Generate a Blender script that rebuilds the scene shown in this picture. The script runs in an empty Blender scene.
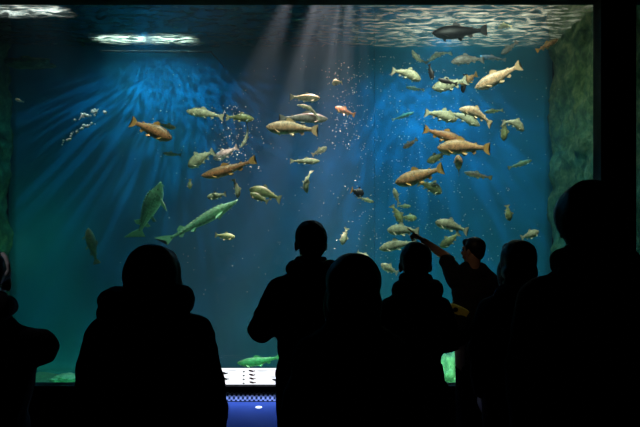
import bpy, bmesh, math, random
from mathutils import Vector, Matrix, noise, Euler

# ------------------------------------------------------------------ camera / world / light / exposure
S = bpy.context.scene
C = S.collection
F = 640.0            # focal length in pixels at 640 wide
HOR = 250.0          # horizon row
EYE = 1.5
GY = 5.2             # front face of the glass
BY = 10.0            # back wall of the tank
WZ = 4.66            # water level
def P(px, py, Y):
    return Vector(((px-320)*Y/F, Y, EYE+(HOR-py)*Y/F))

cam_d = bpy.data.cameras.new('camera'); cam = bpy.data.objects.new('camera', cam_d); C.objects.link(cam)
cam.location = (0, 0, EYE); cam.rotation_euler = (math.radians(90), 0, 0)
cam_d.sensor_width = 36; cam_d.lens = 36.0; cam_d.shift_y = (HOR-213.5)/640
cam_d.clip_start = .05
S.camera = cam
S.view_settings.view_transform = 'Standard'; S.view_settings.look = 'None'
S.view_settings.exposure = 0.0; S.view_settings.gamma = 1; S.view_settings.use_curve_mapping = False
w = bpy.data.worlds.new('world'); S.world = w; w.use_nodes = True
w.node_tree.nodes['Background'].inputs[0].default_value = (.004, .006, .008, 1)
w.node_tree.nodes['Background'].inputs[1].default_value = .0
S.cycles.volume_bounces = 0
S.cycles.sample_clamp_indirect = 4
S.cycles.sample_clamp_direct = 0

def aim(o, tgt):
    d = Vector(tgt)-o.location
    o.rotation_euler = d.to_track_quat('-Z', 'Y').to_euler()
def gobo(L, scale, lo, hi, det=2, sc=(1,1,1)):
    """broken beam, the light having come through rippled water"""
    L.use_nodes = True; nt = L.node_tree; em = nt.nodes['Emission']
    tc = nt.nodes.new('ShaderNodeTexCoord'); mp = nt.nodes.new('ShaderNodeMapping')
    nz = nt.nodes.new('ShaderNodeTexNoise'); mr = nt.nodes.new('ShaderNodeMapRange')
    nz.inputs['Scale'].default_value = scale; nz.inputs['Detail'].default_value = det; mp.inputs['Scale'].default_value = sc
    mr.inputs['From Min'].default_value = .42; mr.inputs['From Max'].default_value = .66
    mr.inputs['To Min'].default_value = lo; mr.inputs['To Max'].default_value = hi
    nt.links.new(tc.outputs['Normal'], mp.inputs[0]); nt.links.new(mp.outputs[0], nz.inputs['Vector'])
    nt.links.new(nz.outputs['Fac'], mr.inputs['Value']); nt.links.new(mr.outputs[0], em.inputs['Strength'])
def spot(name, loc, tgt, power, col, deg, blend=.6, rad=.03, gb=None):
    L = bpy.data.lights.new(name, 'SPOT'); L.energy = power; L.color = col
    L.spot_size = math.radians(deg); L.spot_blend = blend; L.shadow_soft_size = rad
    o = bpy.data.objects.new(name, L); C.objects.link(o); o.location = loc; aim(o, tgt)
    if gb: gobo(L, *gb)
    return o
def area(name, loc, tgt, power, col, sx, sy, spread=180):
    L = bpy.data.lights.new(name, 'AREA'); L.energy = power; L.color = col; L.shape = 'RECTANGLE'
    L.size = sx; L.size_y = sy; L.spread = math.radians(spread)
    o = bpy.data.objects.new(name, L); C.objects.link(o); o.location = loc; aim(o, tgt)
    return o
BLUE = (.02, .58, 1.0)
# the fan of blue light under the left surface lamp, washing down the back wall
spot('blue_tank_lamp', (-2.5, 9.05, 4.58), (-2.2, 9.6, 0), 120, BLUE, 168, .7, .02, (26, .15, 1.5, 4, (1,.12,1)))
spot('blue_tank_lamp', (1.7, 8.7, 4.5), (1.5, 9.5, 0), 300, (.05, .52, 1), 150, .9, .02, (15, .4, 1.3, 4, (1,.3,1)))
spot('blue_tank_lamp', (.5, 7.9, 4.6), (.5, 9.6, 1.0), 75, (.01, .47, .85), 110, 1, .3)
# white shafts in the middle
for xa, xb, pw, dg in ((.26, -.02, 9000, 10), (.04, -.55, 7000, 12), (.36, .22, 6500, 16), (.50, .50, 2200, 12), (-.25, -1.1, 3500, 24), (.1, -.2, 1800, 50)):
    spot('white_shaft_lamp', (xa, 7.4, 4.74), (xb, 7.5, 2.4), pw*1.45, (1, .50, .41), dg, 1, .03)
# added warm white spots, unseen above the glass, to brighten the shoal
spot('shoal_fill', (1.9, 5.5, 5.6), (1.2, 6.8, 1.8), 820, (1, .84, .62), 50, .8, .1)
spot('shoal_fill', (.3, 5.5, 5.6), (.9, 6.8, 1.6), 580, (1, .84, .62), 50, .8, .1)
spot('shoal_fill', (-1.0, 5.5, 5.6), (-1.0, 6.7, 2.0), 800, (1, .82, .6), 50, .8, .1)
spot('shoal_fill', (-2.4, 5.5, 5.6), (-1.7, 6.9, 1.8), 130, (.6, 1, .6), 34, .8, .1)
spot('shoal_fill', (1.5, 5.6, 4.5), (1.6, 7.3, 3.75), 70, (1, .88, .7), 75, 1, .1)
spot('glint_fill', (-3.0, 5.6, 4.6), (-2.3, 6.4, 2.85), 160, (1, .95, .92), 24, 1, .03)  # added spot, aimed only at the silvery streak to whiten it
# lamps close above the surface
area('surface_lamp', (-2.62, 9.6, WZ+.3), (-2.62, 9.6, 0), 11, (1, .93, .75), 1.35, .25, 60)
area('surface_lamp', (-3.85, 8.45, WZ+.3), (-3.85, 8.45, 0), 5, (1, .80, .74), .9, .3, 60)
area('surface_lamp', (2.1, 9.0, WZ+1.0), (2.1, 9.0, 0), 30, (1, .72, .52), 2.0, 1.2, 120)
spot('rock_wall_fill', (2.2, 7.6, 4.4), (3.6, 8.8, 2.6), 60, (1, .85, .5), 90, 1, .1)  # added warm spot, only to brighten and warm the right rock wall
# added green fills, unseen in the tank, brightening bed and left wall
area('green_bed_fill', (-2.8, 6.4, .3), (-3.6, 9.6, -.6), 5, (.12, 1, .45), .8, .1, 60)
area('green_bed_fill', (-.7, 6.5, 1.0), (-.62, 7.2, .2), 1.1, (.12, 1, .35), .4, .1, 60)
area('green_bed_fill', (1.2, 6.6, .45), (1.6, 8.6, -.2), 22, (.35, 1, .50), .8, .1, 140)
area('green_wall_fill', (-4.0, 8.7, 1.4), (-4.9, 9.9, 1.8), 3, (.3, 1, .5), .3, .6, 140)
spot('gallery_fill', (-.3, 2.2, 3.7), (1.0, 4.45, 1.3), 13, (1, .72, .42), 15, .8, .04)  # unseen narrow spot for the faint warm room light on bag and hand
spot('gallery_fill', (-1.9, .2, 3.2), (-1.05, 2.14, 1.45), 30, (1, .93, .95), 7, .8, .03)  # added narrow spot, only to whiten the pale strip at the face
area('sign_blue_fill', (-.39, 4.86, .435), (-.39, 4.5, 0), 1.3, (.22, .36, 1), .9, .02, 170)  # added blue light under the picture panel, brightening the sloping front

# ------------------------------------------------------------------ materials
def nmat(name):
    m = bpy.data.materials.new(name); m.use_nodes = True
    nt = m.node_tree; return m, nt, nt.nodes['Principled BSDF'], nt.nodes['Material Output']
def mat(name, col, rough=.8, spec=.3, metal=0, var=0, vscale=8, bump=0, bscale=30, emit=0):
    m, nt, b, o = nmat(name)
    b.inputs['Base Color'].default_value = (*col, 1); b.inputs['Roughness'].default_value = rough
    b.inputs['Specular IOR Level'].default_value = spec; b.inputs['Metallic'].default_value = metal
    tc = nt.nodes.new('ShaderNodeTexCoord')
    if var:
        nz = nt.nodes.new('ShaderNodeTexNoise'); nz.inputs['Scale'].default_value = vscale; nz.inputs['Detail'].default_value = 5
        mx = nt.nodes.new('ShaderNodeMix'); mx.data_type = 'RGBA'
        mx.inputs[6].default_value = (*[c*(1-var) for c in col], 1); mx.inputs[7].default_value = (*[min(1, c*(1+var)) for c in col], 1)
        nt.links.new(tc.outputs['Object'], nz.inputs['Vector']); nt.links.new(nz.outputs['Fac'], mx.inputs[0]); nt.links.new(mx.outputs[2], b.inputs['Base Color'])
    if bump:
        nz = nt.nodes.new('ShaderNodeTexNoise'); nz.inputs['Scale'].default_value = bscale; nz.inputs['Detail'].default_value = 6
        bp = nt.nodes.new('ShaderNodeBump'); bp.inputs['Strength'].default_value = bump
        nt.links.new(tc.outputs['Object'], nz.inputs['Vector']); nt.links.new(nz.outputs['Fac'], bp.inputs['Height']); nt.links.new(bp.outputs[0], b.inputs['Normal'])
    if emit:
        b.inputs['Emission Color'].default_value = (*col, 1); b.inputs['Emission Strength'].default_value = emit
    return m
def fishmat(name, back, side, belly, stripe=None, spots=.5, rough=.45):
    m, nt, b, o = nmat(name); N = nt.nodes.new; L = nt.links.new
    tc = N('ShaderNodeTexCoord'); sep = N('ShaderNodeSeparateXYZ'); L(tc.outputs['Normal'], sep.inputs[0])
    cr = N('ShaderNodeValToRGB'); mr = N('ShaderNodeMapRange')
    mr.inputs['From Min'].default_value = -1; mr.inputs['From Max'].default_value = 1
    nz = N('ShaderNodeTexNoise'); nz.inputs['Scale'].default_value = 14; nz.inputs['Detail'].default_value = 4
    L(tc.outputs['Object'], nz.inputs['Vector'])
    ad = N('ShaderNodeMath'); ad.operation = 'MULTIPLY_ADD'; ad.inputs[1].default_value = .7; L(nz.outputs['Fac'], ad.inputs[0]); 
    sb = N('ShaderNodeMath'); sb.operation = 'SUBTRACT'; sb.inputs[1].default_value = .35
    L(sep.outputs[2], ad.inputs[2]); L(ad.outputs[0], sb.inputs[0]); L(sb.outputs[0], mr.inputs['Value']); L(mr.outputs[0], cr.inputs[0])
    e = cr.color_ramp.elements
    e[0].position = .15; e[0].color = (*belly, 1); e[1].position = .86; e[1].color = (*back, 1)
    k = e.new(.5); k.color = (*(stripe or side), 1); k = e.new(.36); k.color = (*side, 1); k = e.new(.64); k.color = (*side, 1)
    vo = N('ShaderNodeTexVoronoi'); vo.inputs['Scale'].default_value = 46; L(tc.outputs['Object'], vo.inputs['Vector'])
    lt = N('ShaderNodeMapRange'); lt.inputs['From Min'].default_value = .18; lt.inputs['From Max'].default_value = .34
    lt.inputs['To Min'].default_value = 1-spots; lt.inputs['To Max'].default_value = 1
    n2 = N('ShaderNodeTexNoise'); n2.inputs['Scale'].default_value = 30; n2.inputs['Detail'].default_value = 5; L(tc.outputs['Object'], n2.inputs['Vector'])
    r2 = N('ShaderNodeMapRange'); r2.inputs['From Min'].default_value = .35; r2.inputs['From Max'].default_value = .65; r2.inputs['To Min'].default_value = .55; r2.inputs['To Max'].default_value = 1.15; L(n2.outputs['Fac'], r2.inputs['Value'])
    mm = N('ShaderNodeMath'); mm.operation = 'MULTIPLY'; L(lt.outputs[0], mm.inputs[0]); L(r2.outputs[0], mm.inputs[1])
    L(vo.outputs['Distance'], lt.inputs['Value'])
    mx = N('ShaderNodeMix'); mx.data_type = 'RGBA'; mx.blend_type = 'MULTIPLY'; mx.inputs[0].default_value = 1
    L(cr.outputs[0], mx.inputs[6]); L(mm.outputs[0], mx.inputs[7]); L(mx.outputs[2], b.inputs['Base Color'])
    b.inputs['Roughness'].default_value = rough; b.inputs['Specular IOR Level'].default_value = .6
    return m
def finmat(name, col):
    m, nt, b, o = nmat(name); N = nt.nodes.new; L = nt.links.new
    tc = N('ShaderNodeTexCoord'); wv = N('ShaderNodeTexWave'); wv.inputs['Scale'].default_value = 40; wv.inputs['Distortion'].default_value = 2
    L(tc.outputs['Object'], wv.inputs['Vector'])
    mx = N('ShaderNodeMix'); mx.data_type = 'RGBA'; mx.inputs[6].default_value = (*[c*.6 for c in col], 1); mx.inputs[7].default_value = (*col, 1)
    L(wv.outputs['Fac'], mx.inputs[0]); L(mx.outputs[2], b.inputs['Base Color'])
    b.inputs['Roughness'].default_value = .4
    return m
FM = {
 'gold':  (fishmat('gold_skin', (.50,.30,.14), (.88,.56,.27), (1,.85,.6), (.95,.48,.24)), finmat('gold_fin', (.85,.5,.15))),
 'peach': (fishmat('peach_skin', (.75,.55,.35), (1,.78,.52), (1,.93,.75), (1,.62,.36)), finmat('peach_fin', (.95,.7,.4))),
 'rust':  (fishmat('rust_skin', (.30,.17,.09), (.62,.33,.15), (.85,.55,.3), (.78,.32,.15)), finmat('rust_fin', (.8,.42,.12))),
 'pale':  (fishmat('pale_skin', (.34,.36,.20), (.66,.68,.46), (.90,.90,.72), None, .3), finmat('pale_fin', (.75,.75,.55))),
 'green': (fishmat('green_skin', (.14,.20,.08), (.36,.42,.18), (.66,.68,.40), None, .4), finmat('green_fin', (.5,.5,.28))),
 'grey':  (fishmat('grey_skin', (.22,.22,.20), (.42,.40,.36), (.60,.58,.50), None, .35), finmat('grey_fin', (.4,.4,.36))),
 'dark':  (fishmat('dark_skin', (.012,.011,.014), (.022,.018,.022), (.05,.045,.05), None, .3), finmat('dark_fin', (.02,.018,.02))),
 'sturgeon': (fishmat('sturgeon_skin', (.10,.28,.15), (.18,.48,.26), (.45,.8,.5), None, .15), finmat('sturgeon_fin', (.2,.55,.3))),
}
M_eye = mat('eye_black', (.01,.01,.01), .15)
M_black = mat('black_surround', (.006,.006,.007), .7, .2, var=.3)
M_room = mat('dark_wall_paint', (.012,.013,.013), .85, .2, var=.3, vscale=3)
M_floor = mat('dark_carpet', (.015,.016,.02), .95, .1, var=.4, vscale=60)
M_back = mat('blue_back_wall', (.008,.175,.29), .9, .1, var=.25, vscale=1.3, bump=.3, bscale=5)
M_bed = mat('green_gravel', (.10,.20,.11), .95, .1, var=.5, vscale=25, bump=.8, bscale=40)
M_skin = mat('skin', (.50,.27,.18), .6, .4, bump=.05, bscale=60)
M_hair = mat('black_hair', (.010,.008,.008), .5, .4, bump=.5, bscale=90)
M_metal = mat('brushed_steel', (.35,.36,.38), .35, .5, 1, bump=.1, bscale=80)

def rockmat(name, c1, c2, c3, sc=3):
    m, nt, b, o = nmat(name); N = nt.nodes.new; L = nt.links.new
    tc = N('ShaderNodeTexCoord'); nz = N('ShaderNodeTexNoise'); nz.inputs['Scale'].default_value = sc; nz.inputs['Detail'].default_value = 8; nz.inputs['Roughness'].default_value = .7
    L(tc.outputs['Object'], nz.inputs['Vector']); cr = N('ShaderNodeValToRGB'); L(nz.outputs['Fac'], cr.inputs[0])
    e = cr.color_ramp.elements; e[0].position = .35; e[0].color = (*c1, 1); e[1].position = .68; e[1].color = (*c3, 1); k = e.new(.5); k.color = (*c2, 1)
    L(cr.outputs[0], b.inputs['Base Color']); b.inputs['Roughness'].default_value = .95
    bp = N('ShaderNodeBump'); bp.inputs['Strength'].default_value = .9; bp.inputs['Distance'].default_value = .05
    L(nz.outputs['Fac'], bp.inputs['Height']); L(bp.outputs[0], b.inputs['Normal'])
    return m
M_rock = rockmat('mossy_rock', (.02,.05,.02), (.06,.12,.04), (.20,.24,.10), 8)
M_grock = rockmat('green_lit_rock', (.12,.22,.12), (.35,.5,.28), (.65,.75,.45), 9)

def glass_mat(name, refl=.03):
    m = bpy.data.materials.new(name); m.use_nodes = True; nt = m.node_tree; nt.nodes.clear(); N = nt.nodes.new; L = nt.links.new
    o = N('ShaderNodeOutputMaterial'); t = N('ShaderNodeBsdfTransparent'); g = N('ShaderNodeBsdfGlossy'); mx = N('ShaderNodeMixShader')
    t.inputs[0].default_value = (.96,.985,.98,1); g.inputs['Roughness'].default_value = .03; mx.inputs[0].default_value = refl
    L(t.outputs[0], mx.inputs[1]); L(g.outputs[0], mx.inputs[2]); L(mx.outputs[0], o.inputs[0])
    return m
M_glass = glass_mat('acrylic_pane')
def water_vol():
    m = bpy.data.materials.new('tank_water'); m.use_nodes = True; nt = m.node_tree; nt.nodes.clear(); N = nt.nodes.new; L = nt.links.new
    o = N('ShaderNodeOutputMaterial'); sc = N('ShaderNodeVolumeScatter'); ab = N('ShaderNodeVolumeAbsorption'); ad = N('ShaderNodeAddShader')
    sc.inputs['Color'].default_value = (.42,.66,.9,1); sc.inputs['Density'].default_value = .020; sc.inputs['Anisotropy'].default_value = .0
    ab.inputs['Color'].default_value = (.0,.80,.93,1); ab.inputs['Density'].default_value = .11
    L(sc.outputs[0], ad.inputs[0]); L(ab.outputs[0], ad.inputs[1]); L(ad.outputs[0], o.inputs['Volume'])
    return m
def surface_mat():
    m = bpy.data.materials.new('water_surface'); m.use_nodes = True; nt = m.node_tree; nt.nodes.clear(); N = nt.nodes.new; L = nt.links.new
    o = N('ShaderNodeOutputMaterial'); t = N('ShaderNodeBsdfTransparent'); g = N('ShaderNodeBsdfGlossy'); tr = N('ShaderNodeBsdfTranslucent')
    tc = N('ShaderNodeTexCoord'); mp = N('ShaderNodeMapping'); mp.inputs['Scale'].default_value = (3.2, 9, 1)
    nz = N('ShaderNodeTexNoise'); nz.inputs['Scale'].default_value = 1.5; nz.inputs['Detail'].default_value = 4; nz.inputs['Distortion'].default_value = .6
    L(tc.outputs['Object'], mp.inputs[0]); L(mp.outputs[0], nz.inputs['Vector'])
    bp = N('ShaderNodeBump'); bp.inputs['Strength'].default_value = .8; bp.inputs['Distance'].default_value = .06
    L(nz.outputs['Fac'], bp.inputs['Height']); L(bp.outputs[0], g.inputs['Normal']); L(bp.outputs[0], tr.inputs['Normal'])
    g.inputs['Roughness'].default_value = .08; g.inputs[0].default_value = (.8,.9,.95,1); tr.inputs[0].default_value = (.9,.95,.9,1)
    mr = N('ShaderNodeMapRange'); mr.inputs['From Min'].default_value = .44; mr.inputs['From Max'].default_value = .70; mr.inputs['To Min'].default_value = .015; mr.inputs['To Max'].default_value = .6
    L(nz.outputs['Fac'], mr.inputs['Value'])
    m1 = N('ShaderNodeMixShader'); m1.inputs[0].default_value = .25; L(t.outputs[0], m1.inputs[1]); L(g.outputs[0], m1.inputs[2])
    m2 = N('ShaderNodeMixShader'); L(mr.outputs[0], m2.inputs[0]); L(m1.outputs[0], m2.inputs[1]); L(tr.outputs[0], m2.inputs[2])
    L(m2.outputs[0], o.inputs[0]); return m

# ------------------------------------------------------------------ helpers
def bm_obj(name, bm, m, parent=None, smooth=False):
    me = bpy.data.meshes.new(name); bmesh.ops.recalc_face_normals(bm, faces=bm.faces[:]); bm.to_mesh(me); bm.free()
    if m: me.materials.append(m)
    if smooth:
        for p in me.polygons: p.use_smooth = True
    o = bpy.data.objects.new(name, me); C.objects.link(o)
    if parent: o.parent = parent
    return o
def box(bm, x0, x1, y0, y1, z0, z1, bevel=0):
    r = bmesh.ops.create_cube(bm, size=1)
    for v in r['verts']:
        v.co = Vector(((x0+x1)/2+v.co.x*(x1-x0), (y0+y1)/2+v.co.y*(y1-y0), (z0+z1)/2+v.co.z*(z1-z0)))
    if bevel: bmesh.ops.bevel(bm, geom=list({e for v in r['verts'] for e in v.link_edges}), offset=bevel, segments=2, affect='EDGES')
def boxes(name, lst, m, parent=None, bevel=0):
    bm = bmesh.new()
    for b in lst: box(bm, *b, bevel)
    return bm_obj(name, bm, m, parent)
def struct(o): o['kind'] = 'structure'; return o
def tag(o, label, cat, group=None, kind=None):
    o['label'] = label; o['category'] = cat
    if group: o['group'] = group
    if kind: o['kind'] = kind
    return o
def empty(name, loc, rot=(0,0,0)):
    o = bpy.data.objects.new(name, None); C.objects.link(o); o.location = loc; o.rotation_euler = rot; o.empty_display_size = .1
    return o
def ellipsoid(bm, c, r, rot=None, seg=20, rings=12):
    R = (Euler(rot).to_matrix().to_4x4() if rot else Matrix.Identity(4))
    M = Matrix.Translation(Vector(c)) @ R @ Matrix.Diagonal((*r, 1))
    bmesh.ops.create_uvsphere(bm, u_segments=seg, v_segments=rings, radius=1, matrix=M)
def capsule(bm, p0, p1, r0, r1, seg=14):
    p0 = Vector(p0); p1 = Vector(p1); d = p1-p0; ln = d.length; q = d.to_track_quat('Z', 'Y').to_matrix()
    rings = []
    prof = []
    for k in range(1, 5): a = math.pi/2*(1-k/4); prof.append((-r0*math.sin(a), r0*math.cos(a)))
    for k in range(0, 4): a = math.pi/2*(k/4); prof.append((ln+r1*math.sin(a), r1*math.cos(a)))
    for z, r in prof:
        rings.append([bm.verts.new(p0+q@Vector((r*math.cos(t), r*math.sin(t), z))) for t in [2*math.pi*i/seg for i in range(seg)]])
    for a, b in zip(rings, rings[1:]):
        for i in range(seg): bm.faces.new((a[i], a[(i+1)%seg], b[(i+1)%seg], b[i]))
    s = bm.verts.new(p0+q@Vector((0,0,-r0))); e = bm.verts.new(p0+q@Vector((0,0,ln+r1)))
    for i in range(seg):
        bm.faces.new((s, rings[0][(i+1)%seg], rings[0][i])); bm.faces.new((e, rings[-1][i], rings[-1][(i+1)%seg]))
def loft(bm, secs, seg=28):
    """secs: (x, y, z, rx, ry) horizontal elliptic rings, closed"""
    rings = [[bm.verts.new((x+rx*math.cos(t), y+ry*math.sin(t), z)) for t in [2*math.pi*i/seg for i in range(seg)]] for x,y,z,rx,ry in secs]
    for a, b in zip(rings, rings[1:]):
        for i in range(seg): bm.faces.new((a[i], a[(i+1)%seg], b[(i+1)%seg], b[i]))
    bm.faces.new(rings[0][::-1]); bm.faces.new(rings[-1])
def fuse(name, bm, m, parent, voxel, smooth_it=3, wrinkle=0, wscale=6, stretch=(1,1,1)):
    """union of all the closed shells in bm as ONE continuous surface"""
    bmesh.ops.recalc_face_normals(bm, faces=bm.faces[:])
    me = bpy.data.meshes.new('t'); bm.to_mesh(me); bm.free()
    o = bpy.data.objects.new('t', me); C.objects.link(o)
    r = o.modifiers.new('r', 'REMESH'); r.mode = 'VOXEL'; r.voxel_size = voxel; r.use_smooth_shade = True
    if smooth_it:
        s = o.modifiers.new('s', 'SMOOTH'); s.iterations = smooth_it; s.factor = .5
    dg = bpy.context.evaluated_depsgraph_get(); dg.update()
    me2 = bpy.data.meshes.new_from_object(o.evaluated_get(dg)); me2.name = name
    bpy.data.objects.remove(o); bpy.data.meshes.remove(me)
    if wrinkle:
        ns = [v.normal.copy() for v in me2.vertices]
        for v, n in zip(me2.vertices, ns):
            q = Vector((v.co.x*stretch[0], v.co.y*stretch[1], v.co.z*stretch[2]))*wscale
            v.co += n*wrinkle*(noise.noise(q)+.5*noise.noise(q*2.1))
    me2.materials.clear(); me2.materials.append(m)
    for p in me2.polygons: p.use_smooth = True
    ob = bpy.data.objects.new(name, me2); C.objects.link(ob)
    if parent: ob.parent = parent
    return ob
def curve_tube(bm, pts, r, seg=8):
    for a, b in zip(pts, pts[1:]): capsule(bm, a, b, r, r, seg)

# ------------------------------------------------------------------ the room
WL, WR, WB, WT = -3.0, 2.27, .40, 3.537      # main window
struct(boxes('floor', [(-6, 5.5, -2, GY, -.1, 0)], M_floor))
struct(boxes('ceiling', [(-6, 5.5, -2, GY, 3.9, 4.0)], M_room))
struct(boxes('wall_left', [(-6.1, -6, -2, GY, 0, 3.9)], M_room))
struct(boxes('wall_right', [(5.5, 5.6, -2, GY, 0, 3.9)], M_room))
struct(boxes('wall_back', [(-6, 5.5, -2.1, -2, 0, 3.9)], M_room))
T = .12
struct(boxes('wall_front', [(-6, WL, GY, GY+T, 0, 3.9), (WL, 3.2, GY, GY+T, -.0, WB), (WL, 3.2, GY, GY+T, WT, 3.9),
                            (WR, 2.555, GY, GY+T, WB, WT), (3.2, 5.5, GY, GY+T, 0, 3.9)], M_room))
win = struct(empty('window_1', ((WL+WR)/2, GY, WB)))
ix = (WL+WR)/2
boxes('window_frame', [(WL-ix, WR-ix, -.03, 0, -.05, 0), (WL-ix, WR-ix, -.03, 0, WT-WB, WT-WB+.06), (WR-ix, WR-ix+.05, -.03, 0, -.05, WT-WB+.06), (WL-ix-.05, WL-ix, -.03, 0, -.05, WT-WB+.06)], M_black, win)
JX = (375-320)*GY/F
boxes('glass', [(WL-ix, JX-.003-ix, .03, .08, 0, WT-WB)], M_glass, win)
boxes('glass', [(JX+.003-ix, WR-ix, .03, .08, 0, WT-WB)], M_glass, win)
jn = boxes('glass_joint', [(JX-.003-ix, JX+.003-ix, .03, .08, 0, WT-WB)], glass_mat('joint_resin', .16), win)
win2 = struct(empty('window_2', (2.88, GY, WB)))
boxes('window_frame', [(-.325, .32, -.03, 0, -.05, 0), (-.325, .32, -.03, 0, WT-WB, WT-WB+.06), (-.345, -.325, -.03, 0, -.05, WT-WB+.06)], M_black, win2)
boxes('glass', [(-.325, .32, .03, .08, 0, WT-WB)], M_glass, win2)
# pale vertical strip on the base wall at the left
struct(boxes('trim_1', [((35.5-320)*GY/F, (37-320)*GY/F, GY-.012, GY, EYE-157*GY/F, EYE-142*GY/F)], M_metal))
struct(boxes('trim_2', [(WL, 3.2, GY-.02, GY, WB-.09, WB-.055)], M_black))

# ------------------------------------------------------------------ the tank
TX0, TX1, TZ = -4.85, 3.62, -.46
def grid_wall(name, o, u, v, nu, nv, amp, fr, m, nrm):
    bm = bmesh.new(); o = Vector(o); u = Vector(u); v = Vector(v); nrm = Vector(nrm)
    g = [[None]*(nv+1) for _ in range(nu+1)]
    for i in range(nu+1):
        for j in range(nv+1):
            p = o+u*(i/nu)+v*(j/nv)
            g[i][j] = bm.verts.new(p+nrm*amp*(noise.fractal(p*fr, 1, 2, 4)))
    for i in range(nu):
        for j in range(nv): bm.faces.new((g[i][j], g[i+1][j], g[i+1][j+1], g[i][j+1]))
    ob = bm_obj(name, bm, m, None, True)
    sm = ob.modifiers.new('thickness', 'SOLIDIFY'); sm.thickness = .06; sm.offset = 0
    return struct(ob)
grid_wall('wall_tank_back', (TX0, BY, TZ), (TX1-TX0, 0, 0), (0, 0, WZ+1.0-TZ), 60, 40, .05, .8, M_back, (0,-1,0))
grid_wall('wall_tank_left', (TX0, GY+T, TZ), (0, BY-GY-T, 0), (0, 0, WZ+1.0-TZ), 90, 100, .10, 3.2, M_rock, (1,0,0))
grid_wall('wall_tank_right', (TX1, GY+T, TZ), (0, BY-GY-T, 0), (0, 0, WZ+1.0-TZ), 90, 100, .10, 3.2, M_rock, (-1,0,0))
bm = bmesh.new()
nu, nv = 120, 80
g = [[bm.verts.new((TX0+(TX1-TX0)*i/nu, GY+T+(BY-GY-T)*j/nv, TZ+.07*noise.fractal(Vector((TX0+(TX1-TX0)*i/nu, GY+(BY-GY)*j/nv, 0))*2, 1, 2, 4))) for j in range(nv+1)] for i in range(nu+1)]
for i in range(nu):
    for j in range(nv): bm.faces.new((g[i][j], g[i+1][j], g[i+1][j+1], g[i][j+1]))
bed = bm_obj('floor_tank', bm, M_bed, None, True); sm = bed.modifiers.new('t', 'SOLIDIFY'); sm.thickness = .1; struct(bed)
# rippled water surface
bm = bmesh.new(); nu, nv = 160, 120
g = [[bm.verts.new((TX0+(TX1-TX0)*i/nu, GY+T+(BY-.06-GY-T)*j/nv, WZ+.02*noise.fractal(Vector(((TX0+(TX1-TX0)*i/nu)*2, (GY+(BY-GY)*j/nv)*5, 0)), 1, 2, 3))) for j in range(nv+1)] for i in range(nu+1)]
for i in range(nu):
    for j in range(nv): bm.faces.new((g[i][j], g[i+1][j], g[i+1][j+1], g[i][j+1]))
ws = bm_obj('water_surface', bm, surface_mat(), None, True)
tag(ws, 'rippled water surface seen from below along the top of the tank', 'water', kind='stuff')
wv = boxes('water', [(TX0-.02, TX1+.02, GY+.09, BY+.02, TZ-.02, WZ+.03)], water_vol())
tag(wv, 'clear blue water filling the big aquarium tank', 'water', kind='stuff')

# pipes and ledges up near the surface, seen against the back wall
bm = bmesh.new(); a = P(78, 40, 9.75); b_ = P(97, 40, 9.75); capsule(bm, a, b_, .035, .035); capsule(bm, a, a+Vector((0,.26,0)), .03, .03)
tag(bm_obj('pipe', bm, M_rock, None, True), 'short dark mossy pipe just left of the bright glare on the water surface', 'pipe')
bm = bmesh.new(); capsule(bm, P(100, 51, 9.8), P(211, 52, 9.8), .017, .017); capsule(bm, P(211, 52, 9.8), P(224, 66, 9.85), .012, .012); capsule(bm, P(224, 66, 9.85), P(224, 67, 10.02), .012, .012); capsule(bm, P(100, 51, 9.8), P(100, 51, 10.02), .017, .017)
tag(bm_obj('pipe', bm, mat('grey_pipe', (.03,.05,.05), .8), None, True), 'long thin dark pipe running level below the bright glare at top left', 'pipe')

def rock(name, c, r, label, seed, m=M_grock, sub=4, amp=.35):
    bm = bmesh.new(); bmesh.ops.create_icosphere(bm, subdivisions=sub, radius=1)
    for v in bm.verts:
        d = v.co.normalized(); f = 1+amp*noise.fractal(d*1.7+Vector((seed, seed*2, 0)), 1, 2, 5)
        v.co = Vector((d.x*r[0], d.y*r[1], d.z*r[2]))*f
    o = bm_obj(name, bm, m, None, True); o.location = c; return tag(o, label, 'rock')
rock('rock', P(30, 63, 9.5), (.34, .2, .07), 'yellowish mossy ledge of rock near the top left corner of the tank', 3, M_rock)
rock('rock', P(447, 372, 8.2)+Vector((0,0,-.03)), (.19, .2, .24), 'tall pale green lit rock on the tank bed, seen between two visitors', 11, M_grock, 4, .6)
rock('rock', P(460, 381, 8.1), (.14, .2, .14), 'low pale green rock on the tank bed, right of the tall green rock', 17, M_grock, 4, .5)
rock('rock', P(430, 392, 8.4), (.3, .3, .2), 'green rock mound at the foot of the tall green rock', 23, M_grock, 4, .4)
rock('rock', P(66, 377, 9.3)+Vector((0,0,-.02)), (.2, .2, .06), 'flat green stone on the tank bed at the far left', 29, M_grock)

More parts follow.
